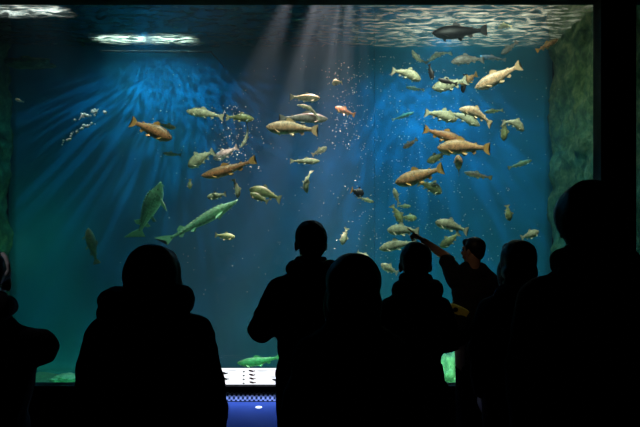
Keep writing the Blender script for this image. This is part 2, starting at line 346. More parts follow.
# ------------------------------------------------------------------ fish
TROUT = [(0,.06),(.03,.30),(.08,.52),(.16,.78),(.26,.94),(.38,1.0),(.5,.96),(.62,.80),(.74,.58),(.86,.38),(.95,.30),(1,.32)]
STURG = [(0,.10),(.05,.28),(.12,.52),(.2,.78),(.3,.98),(.42,1.0),(.55,.86),(.68,.62),(.8,.42),(.9,.28),(1,.18)]
def interp(tab, t):
    for (a, va), (b, vb) in zip(tab, tab[1:]):
        if t <= b: return va+(vb-va)*(t-a)/(b-a)
    return tab[-1][1]
def finpoly(name, pts, thick, m, parent):
    """closed outline (3D, planar-ish) extruded to a thin solid fin"""
    bm = bmesh.new(); pts = [Vector(p) for p in pts]
    n = Vector((0,0,0)); c = sum(pts, Vector())/len(pts)
    for a, b in zip(pts, pts[1:]+pts[:1]): n += (a-c).cross(b-c)
    n.normalize()
    A = [bm.verts.new(p+n*thick/2) for p in pts]; B = [bm.verts.new(p-n*thick/2) for p in pts]
    bm.faces.new(A); bm.faces.new(B[::-1])
    for i in range(len(pts)):
        j = (i+1) % len(pts); bm.faces.new((A[i], B[i], B[j], A[j]))
    bmesh.ops.triangulate(bm, faces=[f for f in bm.faces if len(f.verts) > 4])
    return bm_obj(name, bm, m, parent)
rnd = random.Random(5)
def fish(hx, hy, tx, ty, h, kind, label, Y=7.0, dy=0, bend=0, arch=0, roll=0, species='trout', tailm=None, group=None, fat=.52, spread=1):
    """head pixel, tail pixel, body height in pixels at distance Y; dy = how much further away the tail is"""
    if Y < 6.65: Y = Y+.55
    H = P(hx, hy, Y-dy/2); Tt = P(tx, ty, Y+dy/2)
    f = (H-Tt); L = f.length; f.normalize()
    up = Vector((0,0,1)) if abs(f.z) < .93 else Vector((0, -.2, .2))
    if abs(f.z) >= .93: up = Vector((.9, -.3, 0))
    lat = up.cross(f).normalized(); up = f.cross(lat).normalized()
    R = Matrix((f, lat, up)).transposed().to_4x4() @ Matrix.Rotation(math.radians(roll), 4, 'X')
    root = empty(species, (H+Tt)/2); root.rotation_euler = R.to_euler()
    hh = h*Y/F/2; bl = L*.88 if species == 'trout' else L*.84
    prof = TROUT if species == 'trout' else STURG
    x0 = L/2
    def off(t): return Vector((0, bend*L*((t-.35)**2*2.2), arch*L*(1-(2*t-1)**2)))
    bm = bmesh.new(); NS, NR = 26, 16; rings = []
    for i in range(NS+1):
        t = i/NS; r = hh*interp(prof, t); wr = r*(fat if t < .7 else fat*(1-.45*(t-.7)/.3)); o = off(t)
        zc = (.10*hh*(1-t) - (.12*hh if t < .1 else 0)*(1-t/.1 if t < .1 else 0))
        rings.append([bm.verts.new((x0-bl*t, o.y+wr*math.cos(a), o.z-zc+r*math.sin(a))) for a in [2*math.pi*k/NR for k in range(NR)]])
    for a, b in zip(rings, rings[1:]):
        for k in range(NR): bm.faces.new((a[k], a[(k+1)%NR], b[(k+1)%NR], b[k]))
    bm.faces.new(rings[0][::-1]); bm.faces.new(rings[-1])
    if species == 'sturgeon':       # bony scutes along the back and flank
        for i in range(13):
            t = .22+i*.052; o = off(t); r = hh*interp(prof, t)
            ellipsoid(bm, (x0-bl*t, o.y, o.z+r*.93), (L*.02, hh*.10, hh*.16), None, 8, 6)
            for s in (-1, 1): ellipsoid(bm, (x0-bl*t, o.y+s*r*fat*.95, o.z+r*.1), (L*.016, hh*.06, hh*.1), None, 8, 6)
    skin, finm = FM[kind]
    if tailm: finm_t = FM[tailm][1]
    else: finm_t = finm
    bm_obj('body', bm, skin, root, True)
    th = max(.003, hh*.05)
    o1 = off(1); o2 = off(1.14); o15 = off(1.07); xt = x0-bl; tl = L-bl; rb = hh*.3
    if species == 'trout':
        finpoly('tail_fin', [(xt+tl*.15, o1.y, o1.z+rb*.8), (xt-tl*.35, o15.y, o15.z+hh*.62), (xt-tl*1.0, o2.y, o2.z+hh*.88*spread), (xt-tl*.86, o2.y, o2.z+hh*.5),
                            (xt-tl*.72, o2.y, o2.z), (xt-tl*.86, o2.y, o2.z-hh*.5), (xt-tl*1.0, o2.y, o2.z-hh*.88*spread), (xt-tl*.35, o15.y, o15.z-hh*.62), (xt+tl*.15, o1.y, o1.z-rb*.8)], th, finm_t, root)
        def top(t): o = off(t); return Vector((x0-bl*t, o.y, o.z+hh*interp(prof, t)*.9))
        def bot(t): o = off(t); return Vector((x0-bl*t, o.y, o.z-hh*interp(prof, t)*.95-.04*hh))
        Z = Vector((0,0,1)); X = Vector((1,0,0))
        finpoly('dorsal_fin', [top(.42), top(.45)+Z*hh*.42, top(.50)+Z*hh*.52, top(.60)+Z*hh*.22, top(.58)], th, finm, root)
        finpoly('adipose_fin', [top(.79), top(.82)+Z*hh*.2, top(.86)+Z*hh*.22, top(.85)], th, finm, root)
        finpoly('anal_fin', [bot(.72), bot(.79)-Z*hh*.5, bot(.84)-Z*hh*.38, bot(.83)], th, finm, root)
        for s in (-1, 1):
            k = Vector((0, s*hh*.25, 0))
            finpoly('pelvic_fin', [bot(.52)+k, bot(.60)+k*2.2-Z*hh*.42, bot(.64)+k*2-Z*hh*.25, bot(.58)+k*.8], th, finm, root)
            o = off(.22); b0 = Vector((x0-bl*.20, o.y+s*hh*.44, o.z-hh*.42))
            finpoly('pectoral_fin', [b0, b0+Vector((-L*.05, s*hh*.5, -hh*.45)), b0+Vector((-L*.10, s*hh*.6, -hh*.65)), b0+Vector((-L*.09, s*hh*.3, -hh*.4)), b0+Vector((-L*.035, s*hh*.05, -hh*.12))], th, finm, root)
            bm = bmesh.new(); t = .075; o = off(t); r = hh*interp(prof, t)
            ellipsoid(bm, (x0-bl*t, o.y+s*r*fat*.86, o.z+r*.22), (hh*.1, hh*.05, hh*.1), None, 10, 8); bm_obj('eye', bm, M_eye, root, True)
    else:
        finpoly('tail_fin', [(xt+tl*.25, o1.y, o1.z+rb*.5), (xt-tl*.3, o15.y, o15.z+hh*.9), (xt-tl*1.0, o2.y, o2.z+hh*1.5), (xt-tl*.7, o2.y, o2.z+hh*.7),
                            (xt-tl*.35, o2.y, o2.z-hh*.1), (xt-tl*.45, o2.y, o2.z-hh*.9), (xt+tl*.2, o1.y, o1.z-rb*.5)], th, finm, root)
        Z = Vector((0,0,1))
        def top(t): o = off(t); return Vector((x0-bl*t, o.y, o.z+hh*interp(prof, t)*.85))
        def bot(t): o = off(t); return Vector((x0-bl*t, o.y, o.z-hh*interp(prof, t)*.85))
        finpoly('dorsal_fin', [top(.76), top(.82)+Z*hh*.85, top(.88)+Z*hh*.5, top(.88)], th, finm, root)
        finpoly('anal_fin', [bot(.80), bot(.86)-Z*hh*.7, bot(.90)-Z*hh*.4, bot(.88)], th, finm, root)
        for s in (-1, 1):
            o = off(.24); b0 = Vector((x0-bl*.24, o.y+s*hh*.45, o.z-hh*.45))
            finpoly('pectoral_fin', [b0, b0+Vector((-L*.04, s*hh*1.1, -hh*.5)), b0+Vector((-L*.10, s*hh*1.5, -hh*.8)), b0+Vector((-L*.09, s*hh*.5, -hh*.3)), b0+Vector((-L*.045, 0, -hh*.05))], th, finm, root)
            finpoly('pelvic_fin', [bot(.64)+Vector((0,s*hh*.2,0)), bot(.69)+Vector((0,s*hh*.7,-hh*.6)), bot(.73)+Vector((0,s*hh*.5,-hh*.4)), bot(.69)+Vector((0,s*hh*.15,0))], th, finm, root)
            bm = bmesh.new(); t = .13; o = off(t); r = hh*interp(prof, t)
            ellipsoid(bm, (x0-bl*t, o.y+s*r*fat*.9, o.z+r*.2), (hh*.08, hh*.04, hh*.08), None, 10, 8); bm_obj('eye', bm, M_eye, root, True)
        bm = bmesh.new()
        for s in (-1.5, -.5, .5, 1.5):
            b0 = Vector((x0-bl*.05, s*hh*.1, -hh*.2)); capsule(bm, b0, b0+Vector((-L*.005, s*hh*.06, -hh*.35)), hh*.03, hh*.015, 6)
        bm_obj('barbels', bm, finm, root, True)
    tag(root, label, 'fish', group)
    return root

F_ = [
 # --- upper right
 (432,33,487,30,14,'dark','big dark grey trout, topmost of the shoal, head to the left',dict(Y=6.6,fat=.6)),
 (498,28,512,26,5,'pale','small pale arched fish right of the dark trout tail',dict(Y=7.6,arch=.12)),
 (501,54,517,42,6,'grey','small greyish fish climbing tail up to the upper right, over the golden trout',dict(Y=7.4)),
 (558,39,535,52,6,'gold','slim pinkish brown fish by the upper right rock wall',dict(Y=6.8,bend=-.1)),
 (475,88,521,65,13,'peach','large golden trout nose down at the upper right, bright orange tail',dict(Y=6.1)),
 (421,80,392,70,10,'pale','pale cream trout curving downward on the upper left of the shoal, head to the right',dict(Y=6.8,arch=.07)),
 (412,50,427,64,5,'pale','thin bright white streak of light just above the cream trout, shaped as a fish',dict(Y=7.6,arch=-.1)),  # splash of light, modelled as a thin pale fish
 (428,62,451,52,5,'pale','faint slender arched fish under the head of the dark trout',dict(Y=8.2,arch=.12)),
 (451,62,484,59,9,'grey','grey backed pale fish under the belly of the dark trout',dict(Y=7.2,arch=.05)),
 (433,80,429,64,5,'dark','tiny dark upright fish above the yellow headed trout',dict(Y=7.0)),
 (432,88,467,80,12,'pale','yellow headed pale trout with a dark fish lying along its back',dict(Y=6.5)),
 (438,79,457,84,5,'dark','small dark brown fish lying along the back of a pale trout',dict(Y=6.2)),
 (463,93,465,74,5,'dark','narrow dark upright fish beside the pale trout tail',dict(Y=6.6)),
 (460,84,477,74,8,'gold','short brownish fish behind the narrow dark upright fish',dict(Y=7.2,dy=.2)),
 (406,87,424,90,4,'green','small faint slim fish under the cream trout',dict(Y=8.4)),
 (457,120,425,112,11,'pale','pale green mottled trout with forked tail to the left, mid shoal',dict(Y=6.8,arch=.05)),
 (480,126,448,112,9,'pale','whitish slim trout slanting down right, over the mottled trout',dict(Y=6.5,arch=.06)),
 (459,109,492,123,10,'peach','peach coloured trout with a brown tail bending down to the right',dict(Y=6.7,arch=.1)),
 (484,112,503,110,4,'green','thin dim green fish right of the peach coloured trout',dict(Y=8.2)),
 (504,141,505,120,7,'green','dark olive upright fish with white fin tips, under the arched pale fish',dict(Y=6.9)),
 (524,131,503,121,9,'pale','arched pale fish hooking downward, right edge of the shoal',dict(Y=6.8,arch=.16)),
 (463,141,424,129,11,'rust','reddish brown trout partly behind the orange brown one, tail at left',dict(Y=6.7)),
 (437,148,490,148,15,'gold','large orange brown trout level in the middle of the shoal, head left',dict(Y=6.0,arch=.03)),
 (427,162,447,152,8,'green','olive fish tucked just beneath the large orange brown trout',dict(Y=7.0)),
 (458,155,459,174,9,'rust','small trout facing down with white side fins, below the orange brown trout',dict(Y=6.9,dy=.15,fat=.9)),
 (395,183,443,168,15,'gold','large golden brown trout with a bright orange tail, head pointing left',dict(Y=5.9)),
 (442,193,419,182,11,'green','olive green fish close below the orange tailed trout',dict(Y=6.6,arch=.06)),
 (394,188,399,204,5,'pale','little pale upright fish under the nose of the orange tailed trout',dict(Y=7.0)),
 (403,148,417,139,5,'rust','small dim brown fish alone left of the shoal',dict(Y=8.2)),
 (402,224,392,205,8,'green','upright olive fish with pale back above the pointing hand',dict(Y=6.9,arch=.05)),
 (411,206,397,206,4,'green','faint small fish level beside the upright olive fish',dict(Y=8.0)),
 (417,218,401,217,7,'green','dim olive fish right of the upright olive fish',dict(Y=7.6)),
 (387,230,419,231,11,'pale','bright pale fish right at the fingertip of the pointing hand',dict(Y=6.2,arch=.03)),
 (379,249,417,242,10,'pale','pale green fish just left of and below the pointing hand',dict(Y=6.2,arch=.03)),
 (435,222,468,231,11,'pale','bright pale trout above the pointing arm, head left',dict(Y=6.0,arch=.04)),
 (440,247,459,233,9,'green','yellow green fish hanging nose down below the bright pale trout',dict(Y=6.4)),
 (381,264,398,273,8,'pale','small pale fish left of the round dark head in the middle',dict(Y=6.4)),
 (370,259,357,252,6,'pale','small pale fish just over the bobbed hair of the front visitor',dict(Y=6.6)),
 (342,245,347,228,7,'pale','small leaf shaped pale fish hanging upright in the middle',dict(Y=6.6)),
 (510,221,507,205,7,'green','small upright pale olive fish above the two heads at right',dict(Y=6.8)),
 (539,231,521,238,8,'pale','small cream fish near the tall visitor at right, head up right',dict(Y=6.3)),
 (364,194,351,190,9,'dark','small blackish fish alone in the middle of the tank',dict(Y=6.2,tailm='rust')),
 (374,202,358,197,4,'green','thin faint fish behind the small blackish fish',dict(Y=8.0)),
 (464,172,492,178,6,'rust','dim brown fish in the gloom below the shoal',dict(Y=8.8)),
 (532,160,508,168,5,'green','dim green slim fish near the right rock wall',dict(Y=8.6)),
 (480,56,506,60,5,'grey','faint grey fish left of the golden trout tail',dict(Y=8.8)),
 (414,112,392,120,4,'green','very faint slim fish left of the mottled trout tail',dict(Y=9.0)),
 # --- centre
 (266,127,318,130,14,'peach','large peach orange trout, head left, left of the light shafts',dict(Y=5.9,arch=.02)),
 (328,119,279,118,10,'grey','grey brown trout behind the peach orange trout, head right',dict(Y=6.4,arch=.02)),
 (297,105,321,119,4,'pale','thin whitish fish curving over the grey brown trout',dict(Y=6.9,arch=.12)),
 (320,98,290,97,8,'pale','pale fish with a yellow head above the peach orange trout',dict(Y=6.6)),
 (320,161,290,161,6,'pale','slim pale olive fish level below the peach orange trout',dict(Y=6.7)),
 (327,147,312,155,6,'green','faint fish just above the slim pale olive one',dict(Y=8.2)),
 (306,193,306,170,8,'pale','bent pale fish hanging upright in the centre of the tank',dict(Y=6.8,bend=.25,roll=30)),
 (332,84,342,82,6,'pale','tiny curled pale fish in the light shaft',dict(Y=7.2,arch=.15)),
 (335,107,355,115,7,'rust','dim brown fish in the bubbles right of the peach orange trout',dict(Y=7.8)),
 # --- left
 (172,139,131,121,14,'rust','reddish brown trout alone at left with a raised orange tail',dict(Y=6.0,arch=.02)),
 (176,128,159,124,5,'green','slim green fish behind the reddish brown trout',dict(Y=7.6)),
 (186,111,224,117,9,'pale','pale olive trout, head left, nose to tail with another at upper left',dict(Y=6.6,arch=.03)),
 (254,119,226,117,8,'green','olive fish following tail to tail right of the pale olive trout',dict(Y=6.9,arch=.03)),
 (241,149,255,126,6,'pale','pale upright curved fish with bright back in the left bubbles',dict(Y=6.8,bend=.3,roll=60,arch=.1)),
 (213,159,238,147,9,'grey','faint grey fish among the left bubbles',dict(Y=7.8)),
 (188,167,214,151,12,'pale','broad pale fish nose down left of the faint grey fish',dict(Y=6.9,arch=.05)),
 (201,176,256,160,11,'rust','long orange brown trout slanting up right with an orange tail',dict(Y=6.2,arch=-.02,tailm='gold')),
 (163,153,181,155,4,'green','dim thin fish between the reddish brown trout and the broad pale fish',dict(Y=8.6)),
 (190,189,190,179,5,'green','tiny dim upright fish below the long orange brown trout',dict(Y=7.8)),
 (238,198,234,179,6,'pale','small pale upright fish at the head of the long sturgeon',dict(Y=6.8,arch=.08)),
 (207,197,226,194,7,'pale','small mottled pale fish just above the long sturgeon back',dict(Y=6.8)),
 (249,189,281,199,11,'green','dark olive trout right of the long sturgeon, uppermost of a pair',dict(Y=6.5,arch=.05)),
 (250,193,268,202,7,'green','smaller olive fish overlapped by the dark olive trout',dict(Y=6.8)),
 (238,200,158,245,11,'sturgeon','long green sturgeon slanting up to the right',dict(Y=6.6,species='sturgeon')),
 (161,182,136,240,17,'sturgeon','broad green sturgeon rising steeply, snout up, at left',dict(Y=7.4,species='sturgeon',dy=.3,roll=70)),
 (88,228,97,264,11,'green','faint olive fish hanging nose up in the dark left water',dict(Y=9.0)),
 (235,237,215,235,7,'green','dim brown fish with a blue tinged head below the long sturgeon',dict(Y=7.4)),
 (237,363,282,357,9,'sturgeon','green fish lying low behind the lit white sign',dict(Y=7.2,arch=-.02)),
 (15,99,24,102,3,'pale','tiny pale fish near the left edge of the tank',dict(Y=8.4)),
]
for a in F_:
    kw = a[7]; fish(*a[:7], **kw)

# ------------------------------------------------------------------ bubbles and specks
def specks(name, n, boxfn, r0, r1, label, m, seed):
    r = random.Random(seed); bm = bmesh.new()
    for _ in range(n):
        c = boxfn(r); bmesh.ops.create_icosphere(bm, subdivisions=1, radius=r.uniform(r0, r1), matrix=Matrix.Translation(c))
    return tag(bm_obj(name, bm, m, None, True), label, 'bubbles', kind='stuff')
M_bub = mat('bubble_white', (.75,.85,.85), .15, .8)
def inbox(x0,x1,y0,y1,Y0,Y1,gauss=False):
    def f(r):
        Y = r.uniform(Y0, Y1)
        px = r.gauss((x0+x1)/2, (x1-x0)/4) if gauss else r.uniform(x0, x1)
        return P(px, r.uniform(y0, y1), Y)
    return f
specks('bubbles', 700, inbox(320,500,55,262,6,8,True), .0025, .0065, 'fine bubbles and specks drifting around the shoal', M_bub, 1)
specks('bubbles', 150, inbox(325,365,60,150,6.2,7.4,True), .003, .007, 'bubbles rising in the light shafts', M_bub, 2)
specks('bubbles', 160, inbox(205,262,105,172,6.3,7.5,True), .003, .008, 'bubbles rising among the fish at left', M_bub, 3)
specks('bubbles', 260, inbox(120,560,60,300,6,8), .003, .006, 'sparse specks through the whole tank', M_bub, 4)
r = random.Random(9); bm = bmesh.new()  # lamp glints on the glass, modelled as clusters of small spheres
for cx, cy, sx, sy, n in ((84,116,4,1.6,26), (94,112,2.5,1.5,14), (104,111,1,1,3), (86,127,6,1.5,18), (68,140,4,1.5,8)):
    for _ in range(n):
        u = r.gauss(0, 1); bmesh.ops.create_icosphere(bm, subdivisions=1, radius=r.uniform(.006,.020), matrix=Matrix.Translation(P(cx+u*sx, cy-u*sx*.45+r.gauss(0,1)*sy, 6.4)))
tag(bm_obj('bubbles', bm, M_bub, None, True), 'bright silvery streak of lamp glints at upper left, built from tiny spheres', 'bubbles', kind='stuff')

# ------------------------------------------------------------------ sign stand in front of the glass
SX = -.39; SY = 4.95
st = empty('sign_stand', (SX, SY, 0))
tag(st, 'low sign stand with lit white picture panel and blue front, under the window', 'sign')
hw = .50
def prism(name, prof, x0, x1, m, parent):
    bm = bmesh.new(); A = [bm.verts.new((x0, y, z)) for y, z in prof]; B = [bm.verts.new((x1, y, z)) for y, z in prof]
    bm.faces.new(A); bm.faces.new(B[::-1])
    for i in range(len(prof)): j = (i+1) % len(prof); bm.faces.new((A[i], A[j], B[j], B[i]))
    return bm_obj(name, bm, m, parent)
prism('cabinet', [(.20,0),(.20,.50),(.05,.57),(.034,.578),(.02,.452),(-.02,.45),(-.02,.412),(-.30,.10),(-.30,0)], -hw, hw, M_black, st)
M_lit = mat('lit_white_panel', (.93,.97,1), .4, emit=1.3)
pn = prism('light_panel', [(.034,.580),(.028,.580),(.010,.458),(.016,.458)], -hw+.005, hw-.005, M_lit, st); pn['label'] = 'glowing white picture panel'
def onpanel(u, v, d=0): # u metres from centre, v 0..1 up
    return Vector((u, .010+(.018)*v-.002-d, .458+.122*v))
M_ink = mat('pink_print', (.5,.25,.25), .8); M_ink2 = mat('grey_print', (.25,.27,.30), .8)
def px2u(px): return (px-320)*4.96/F-SX
def icon(px, v, w, h, m, nm='fish_picture'):
    bm = bmesh.new(); c = onpanel(px2u(px), v, .001)
    ellipsoid(bm, c, (w/2*.8, .002, h/2), (0, .25, 0), 14, 8)
    A = [bm.verts.new(c+Vector(q)) for q in ((w*.3, -.001, 0), (w*.55, -.001, h*.5), (w*.55, -.001, -h*.5), (w*.3, .001, 0), (w*.55, .001, h*.5), (w*.55, .001, -h*.5))]
    bm.faces.new(A[:3]); bm.faces.new(A[3:][::-1])
    for i in range(3): j = (i+1)%3; bm.faces.new((A[i], A[j], A[3+j], A[3+i]))
    bm_obj(nm, bm, m, pn)
for k, v in enumerate((.84, .6, .37, .13)):
    icon(251+k*.3, v, .055, .016, M_ink); icon(243.5, v-.05, .02, .012, M_ink2)
for pp, v, ww in ((224, .7, .05), (225, .35, .05), (275, .28, .06), (298, .5, .06), (212, .5, .05)): icon(pp, v, ww, .018, M_ink2)
bm = bmesh.new()
for x0, x1, v in ((257,268,.86), (270,279,.86), (258,266,.78), (270,279,.5), (271,277,.42), (228,236,.86)):
    c0 = onpanel(px2u(x0), v); c1 = onpanel(px2u(x1), v); box(bm, c0.x, c1.x, c0.y-.002, c0.y, c0.z-.0015, c0.z+.0015)
bm_obj('caption_lines', bm, M_ink2, pn)
# perforated strip
def perf():
    m, nt, b, o = nmat('perforated_metal'); N = nt.nodes.new; L = nt.links.new
    tc = N('ShaderNodeTexCoord'); mp = N('ShaderNodeMapping'); mp.inputs['Scale'].default_value = (58, 0, 50); mp.inputs['Rotation'].default_value = (0, .0, 0)
    vo = N('ShaderNodeTexChecker'); vo.inputs['Scale'].default_value = 1; vo.inputs[1].default_value = (.75,.7,.75,1); vo.inputs[2].default_value = (.0,.01,.03,1)
    mp.inputs['Location'].default_value = (0,.5,0)
    L(tc.outputs['Object'], mp.inputs[0]); L(mp.outputs[0], vo.inputs['Vector']); L(vo.outputs[0], b.inputs['Base Color'])
    b.inputs['Roughness'].default_value = .5; return m
def slope(z): return -.02-(.412-z)*.28/.312
prism('perforated_strip', [(slope(.408)-.004,.408), (slope(.352)-.004,.352), (slope(.352)-.001,.350), (slope(.408)-.001,.406)], -hw+.01, hw-.01, perf(), st)
fp = prism('front_panel', [(slope(.345)-.004,.345), (slope(.105)-.004,.105), (slope(.105)-.001,.103), (slope(.345)-.001,.343)], -hw+.01, hw-.01, mat('blue_front', (.16,.26,.55), .3, .6, var=.15, vscale=3), st)
fp['label'] = 'sloping blue front panel'
bm = bmesh.new(); c = P(258, 409, 4.78)-Vector((SX, SY, 0)); c.y = slope(c.z)-.005; ellipsoid(bm, c, (.026, .004, .010), (-.8,0,0)); lens = bm_obj('glint_oval', bm, mat('lens', (.8,.9,1), .3, emit=1.6), st, True)  # glowing oval in place of a reflected highlight on the blue front
lens['label'] = 'small glowing oval standing in for a reflected glint'

# ------------------------------------------------------------------ people
def hand(bm, wrist, d, palm_n, side, point=False, curl=.35):
    """palm + four fingers + thumb; d = finger direction, palm_n = palm facing, side = thumb side vector"""
    d = Vector(d).normalized(); n = Vector(palm_n); n = (n-d*n.dot(d)).normalized(); s = d.cross(n).normalized()*(1 if side > 0 else -1)
    w0 = Vector(wrist)
    for k in range(4):
        o = s*(.030-.020*k)
        capsule(bm, w0+d*.015+o*.5, w0+d*.082+o, .015, .0125, 8)
        ln = (.040,.045,.042,.033)[k]; cu = curl
        if point: cu = 0.0 if k == 0 else 1.5
        a = w0+d*.088+o; p = a
        dd = d
        for j, f in enumerate((1, .72, .6)):
            ang = cu*(.7 if j == 0 else 1.0)
            dd = (dd*math.cos(ang)+n*math.sin(ang)*1.0).normalized() if ang else dd
            if point and k: 
                dd = (d*math.cos(1.3*(j+1))+n*math.sin(1.3*(j+1))).normalized()
            q = p+dd*ln*f*.8; capsule(bm, p, q, .0095-.001*j, .0085-.001*j, 8); p = q
    t0 = w0+d*.03+s*.026; t1 = t0+(d*.6+s*.6+n*.35).normalized()*.038; t2 = t1+(d*.85+s*.1+n*.5).normalized()*.03
    capsule(bm, w0+d*.015+s*.008, t0, .015, .0125, 8); capsule(bm, t0, t1, .0125, .0105, 8); capsule(bm, t1, t2, .0105, .0085, 8)

def person(name, x, y, H, yaw, label, coat_col, hair='short', hood=True, arms=None, wide=1.0, headyaw=0, leanx=0, short_sleeve=None,
           coat_len=.42, collar=True, hairlabel=None, coatlabel=None, headscale=1.0, jacket='coat', puff=0.0, pants=(.012,.013,.018), hairscale=1.0, pointR=False, hooddrop=0, rise=0, hoodw=1, slim=1):
    root = empty(name, (x, y, 0), (0, 0, math.radians(yaw)))
    tag(root, label, 'person')
    k = H/1.65; hs = headscale
    zs = .815*H; zh = .52*H; zk = .28*H
    sw = .178*k*wide
    hc = Vector((leanx, .015, H-.112*hs))       # head centre
    A = arms or {}
    AL = A.get('L', [(-sw-.035, -.01, zs-.27*k), (-sw-.02, .06, zs-.50*k)])     # elbow, wrist (left = -x)
    AR = A.get('R', [(sw+.035, -.01, zs-.27*k), (sw+.02, .06, zs-.50*k)])
    SL = (-sw, 0, zs); SR = (sw, 0, zs)
    Rh = Matrix.Translation(hc) @ Matrix.Rotation(math.radians(headyaw), 4, 'Z')
    def h(v): return Rh @ (Vector(v)*hs)
    def he(bm, c, r, rot=(0,0,0)): ellipsoid(bm, h(c), [q*hs for q in r], (rot[0], rot[1], rot[2]+math.radians(headyaw)), 24, 16)
    # ---- body: one continuous surface
    bm = bmesh.new()
    he(bm, (0,-.012,.018), (.074,.092,.092)); he(bm, (0,.030,-.035), (.058,.060,.062)); he(bm, (0,.052,-.082), (.030,.028,.024))
    he(bm, (0,.098,-.018), (.012,.018,.018)); he(bm, (0,.088,.004), (.009,.012,.024)); he(bm, (0,.088,-.052), (.022,.010,.006)); he(bm, (0,.087,-.062), (.019,.010,.006))
    he(bm, (0,.072,.028), (.050,.020,.012))
    for s in (-1, 1): he(bm, (s*.077,-.005,-.012), (.010,.018,.030), (0,0,s*.3))
    capsule(bm, (leanx*.6, -.012, zs+.005), hc+Vector((0,-.02,-.05)), .058*k, .052)
    loft(bm, [(0,0,zh-.04,.13*k*slim,.095*k),(0,0,zh+.03,.155*k*slim,.11*k),(0,0,zh+.16,.135*k*slim,.10*k),(0,0,zs-.22,.15*k,.115*k),(0,0,zs-.10,.150*k,.10*k),(0,0,zs-.01,.10*k,.08*k),(leanx*.4,-.01,zs+.045,.06,.06)])
    for sh, (el, wr), sd in ((SL, AL, -1), (SR, AR, 1)):
        capsule(bm, (sh[0]*.86, sh[1], sh[2]-.06+rise), el, .050*k, .040*k); capsule(bm, el, wr, .038*k, .026*k)
        d = (Vector(wr)-Vector(el)).normalized()
        pt = pointR and sd == pointR
        pn_ = Vector((-sd*1.0, .15, 0)) if not pt else Vector((0, 0, -1))
        hand(bm, wr, d, pn_, 1 if sd > 0 else -1, pt)
    for s in (-1, 1):
        hp = (s*.09*k*slim, 0, zh-.02); kn = (s*.10*k*slim, .015, zk); an = (s*.10*k*slim, -.01, .09)
        capsule(bm, hp, kn, .088*k, .058*k); capsule(bm, kn, an, .055*k, .036*k)
        capsule(bm, (s*.10*k*slim,-.03,.05), (s*.105*k*slim,.14,.035), .038, .03)
    body = fuse('body', bm, M_skin, root, .0065, 2); body['label'] = 'bare skin of head, neck and hands'
    for s in (-1, 1):
        bm = bmesh.new(); he(bm, (s*.031,.074,.010), (.013,.009,.009)); bm_obj('eye', bm, M_eye, root, True)
    # ---- hair
    bm = bmesh.new(); q = hairscale
    if hair == 'short':
        he(bm, (0,-.022,.030), (.084*q,.098*q,.092*q)); he(bm, (0,-.055,-.020), (.068*q,.052*q,.062*q)); he(bm, (0,.045,.075), (.055,.045,.035))
    elif hair == 'bob':
        he(bm, (0,-.022,.028), (.094*q,.104*q,.098*q)); he(bm, (0,-.045,-.045), (.094*q,.075*q,.080*q))
        for s in (-1, 1): he(bm, (s*.072*q,.010,-.050), (.028,.040,.075)); he(bm, (s*.045*q,-.05,-.095), (.045,.045,.045))
        he(bm, (0,.052,.072), (.060,.040,.038))
    elif hair == 'messy':
        he(bm, (0,-.022,.028), (.088*q,.102*q,.098*q)); he(bm, (0,-.050,-.035), (.085*q,.062*q,.080*q))
        for s in (-1, 1): he(bm, (s*.068*q,.0,-.035), (.026,.036,.070))
        he(bm, (0,.050,.075), (.06,.04,.036))
        rr = random.Random(3)
        for i in range(34):
            a = rr.uniform(0, 6.28); zz = rr.uniform(-.07, .09); rad = .084*q*math.sqrt(max(.15, 1-((zz-.0)/.125)**2))
            p = Vector((math.cos(a)*rad, -.03+math.sin(a)*rad, zz));
            if p.y > .03 and zz < .05: continue
            capsule(bm, h(p*.9), h(p*1.10+Vector((0,0,-.02))), .012, .006, 8)
    hr = fuse('hair', bm, M_hair, root, .009, 1, .006, 22, (1,1,.35))
    if hairlabel: hr['label'] = hairlabel
    # ---- coat
    cm = mat('cloth', coat_col, .9, .15, var=.3, vscale=12, bump=.4, bscale=120)
    e = .028+puff; bm = bmesh.new(); hem = coat_len*H
    loft(bm, [(0,0,hem,.185*k*wide*slim,.145*k),(0,0,zh,.185*k*wide*slim,.15*k),(0,0,zh+.16,.172*k*wide,.14*k),(0,0,zs-.22,.19*k*wide,.15*k),(0,0,zs-.09,.205*k*wide,.14*k),
              (0,0,zs-.04,.180*k*wide,.115*k),(0,0,zs,.135*k*wide,.1*k),(leanx*.2,-.01,zs+.035,.10*k,.088*k),(leanx*.5,-.01,zs+.07,.08,.075)])
    for s in (-1, 1): capsule(bm, (s*.05, -.01, zs+.02+rise), (s*sw*.86, 0, zs-.055+rise), .055*k, .062*k)
    for sh, (el, wr), sd in ((SL, AL, -1), (SR, AR, 1)):
        sh2 = Vector((sh[0]*.88, sh[1], sh[2]-.065+rise)); el = Vector(el); wr = Vector(wr)
        if short_sleeve == sd:
            capsule(bm, sh2, Vector(sh).lerp(el, .78), .052*k+e, .050*k+e*.8)
        else:
            capsule(bm, sh2, el, .052*k+e, .042*k+e); capsule(bm, el, el.lerp(wr, .93), .042*k+e, .033*k+e*.7)
    if collar: loft(bm, [(leanx*.5,-.015,zs+.02,.105*k,.095*k),(leanx*.6,-.018,zs+.085,.088,.082),(leanx*.7,-.018,zs+.125,.083,.078)])
    ct = fuse(jacket, bm, cm, root, .012, 3, .010, 9, (1,1,1.6))
    if coatlabel: ct['label'] = coatlabel
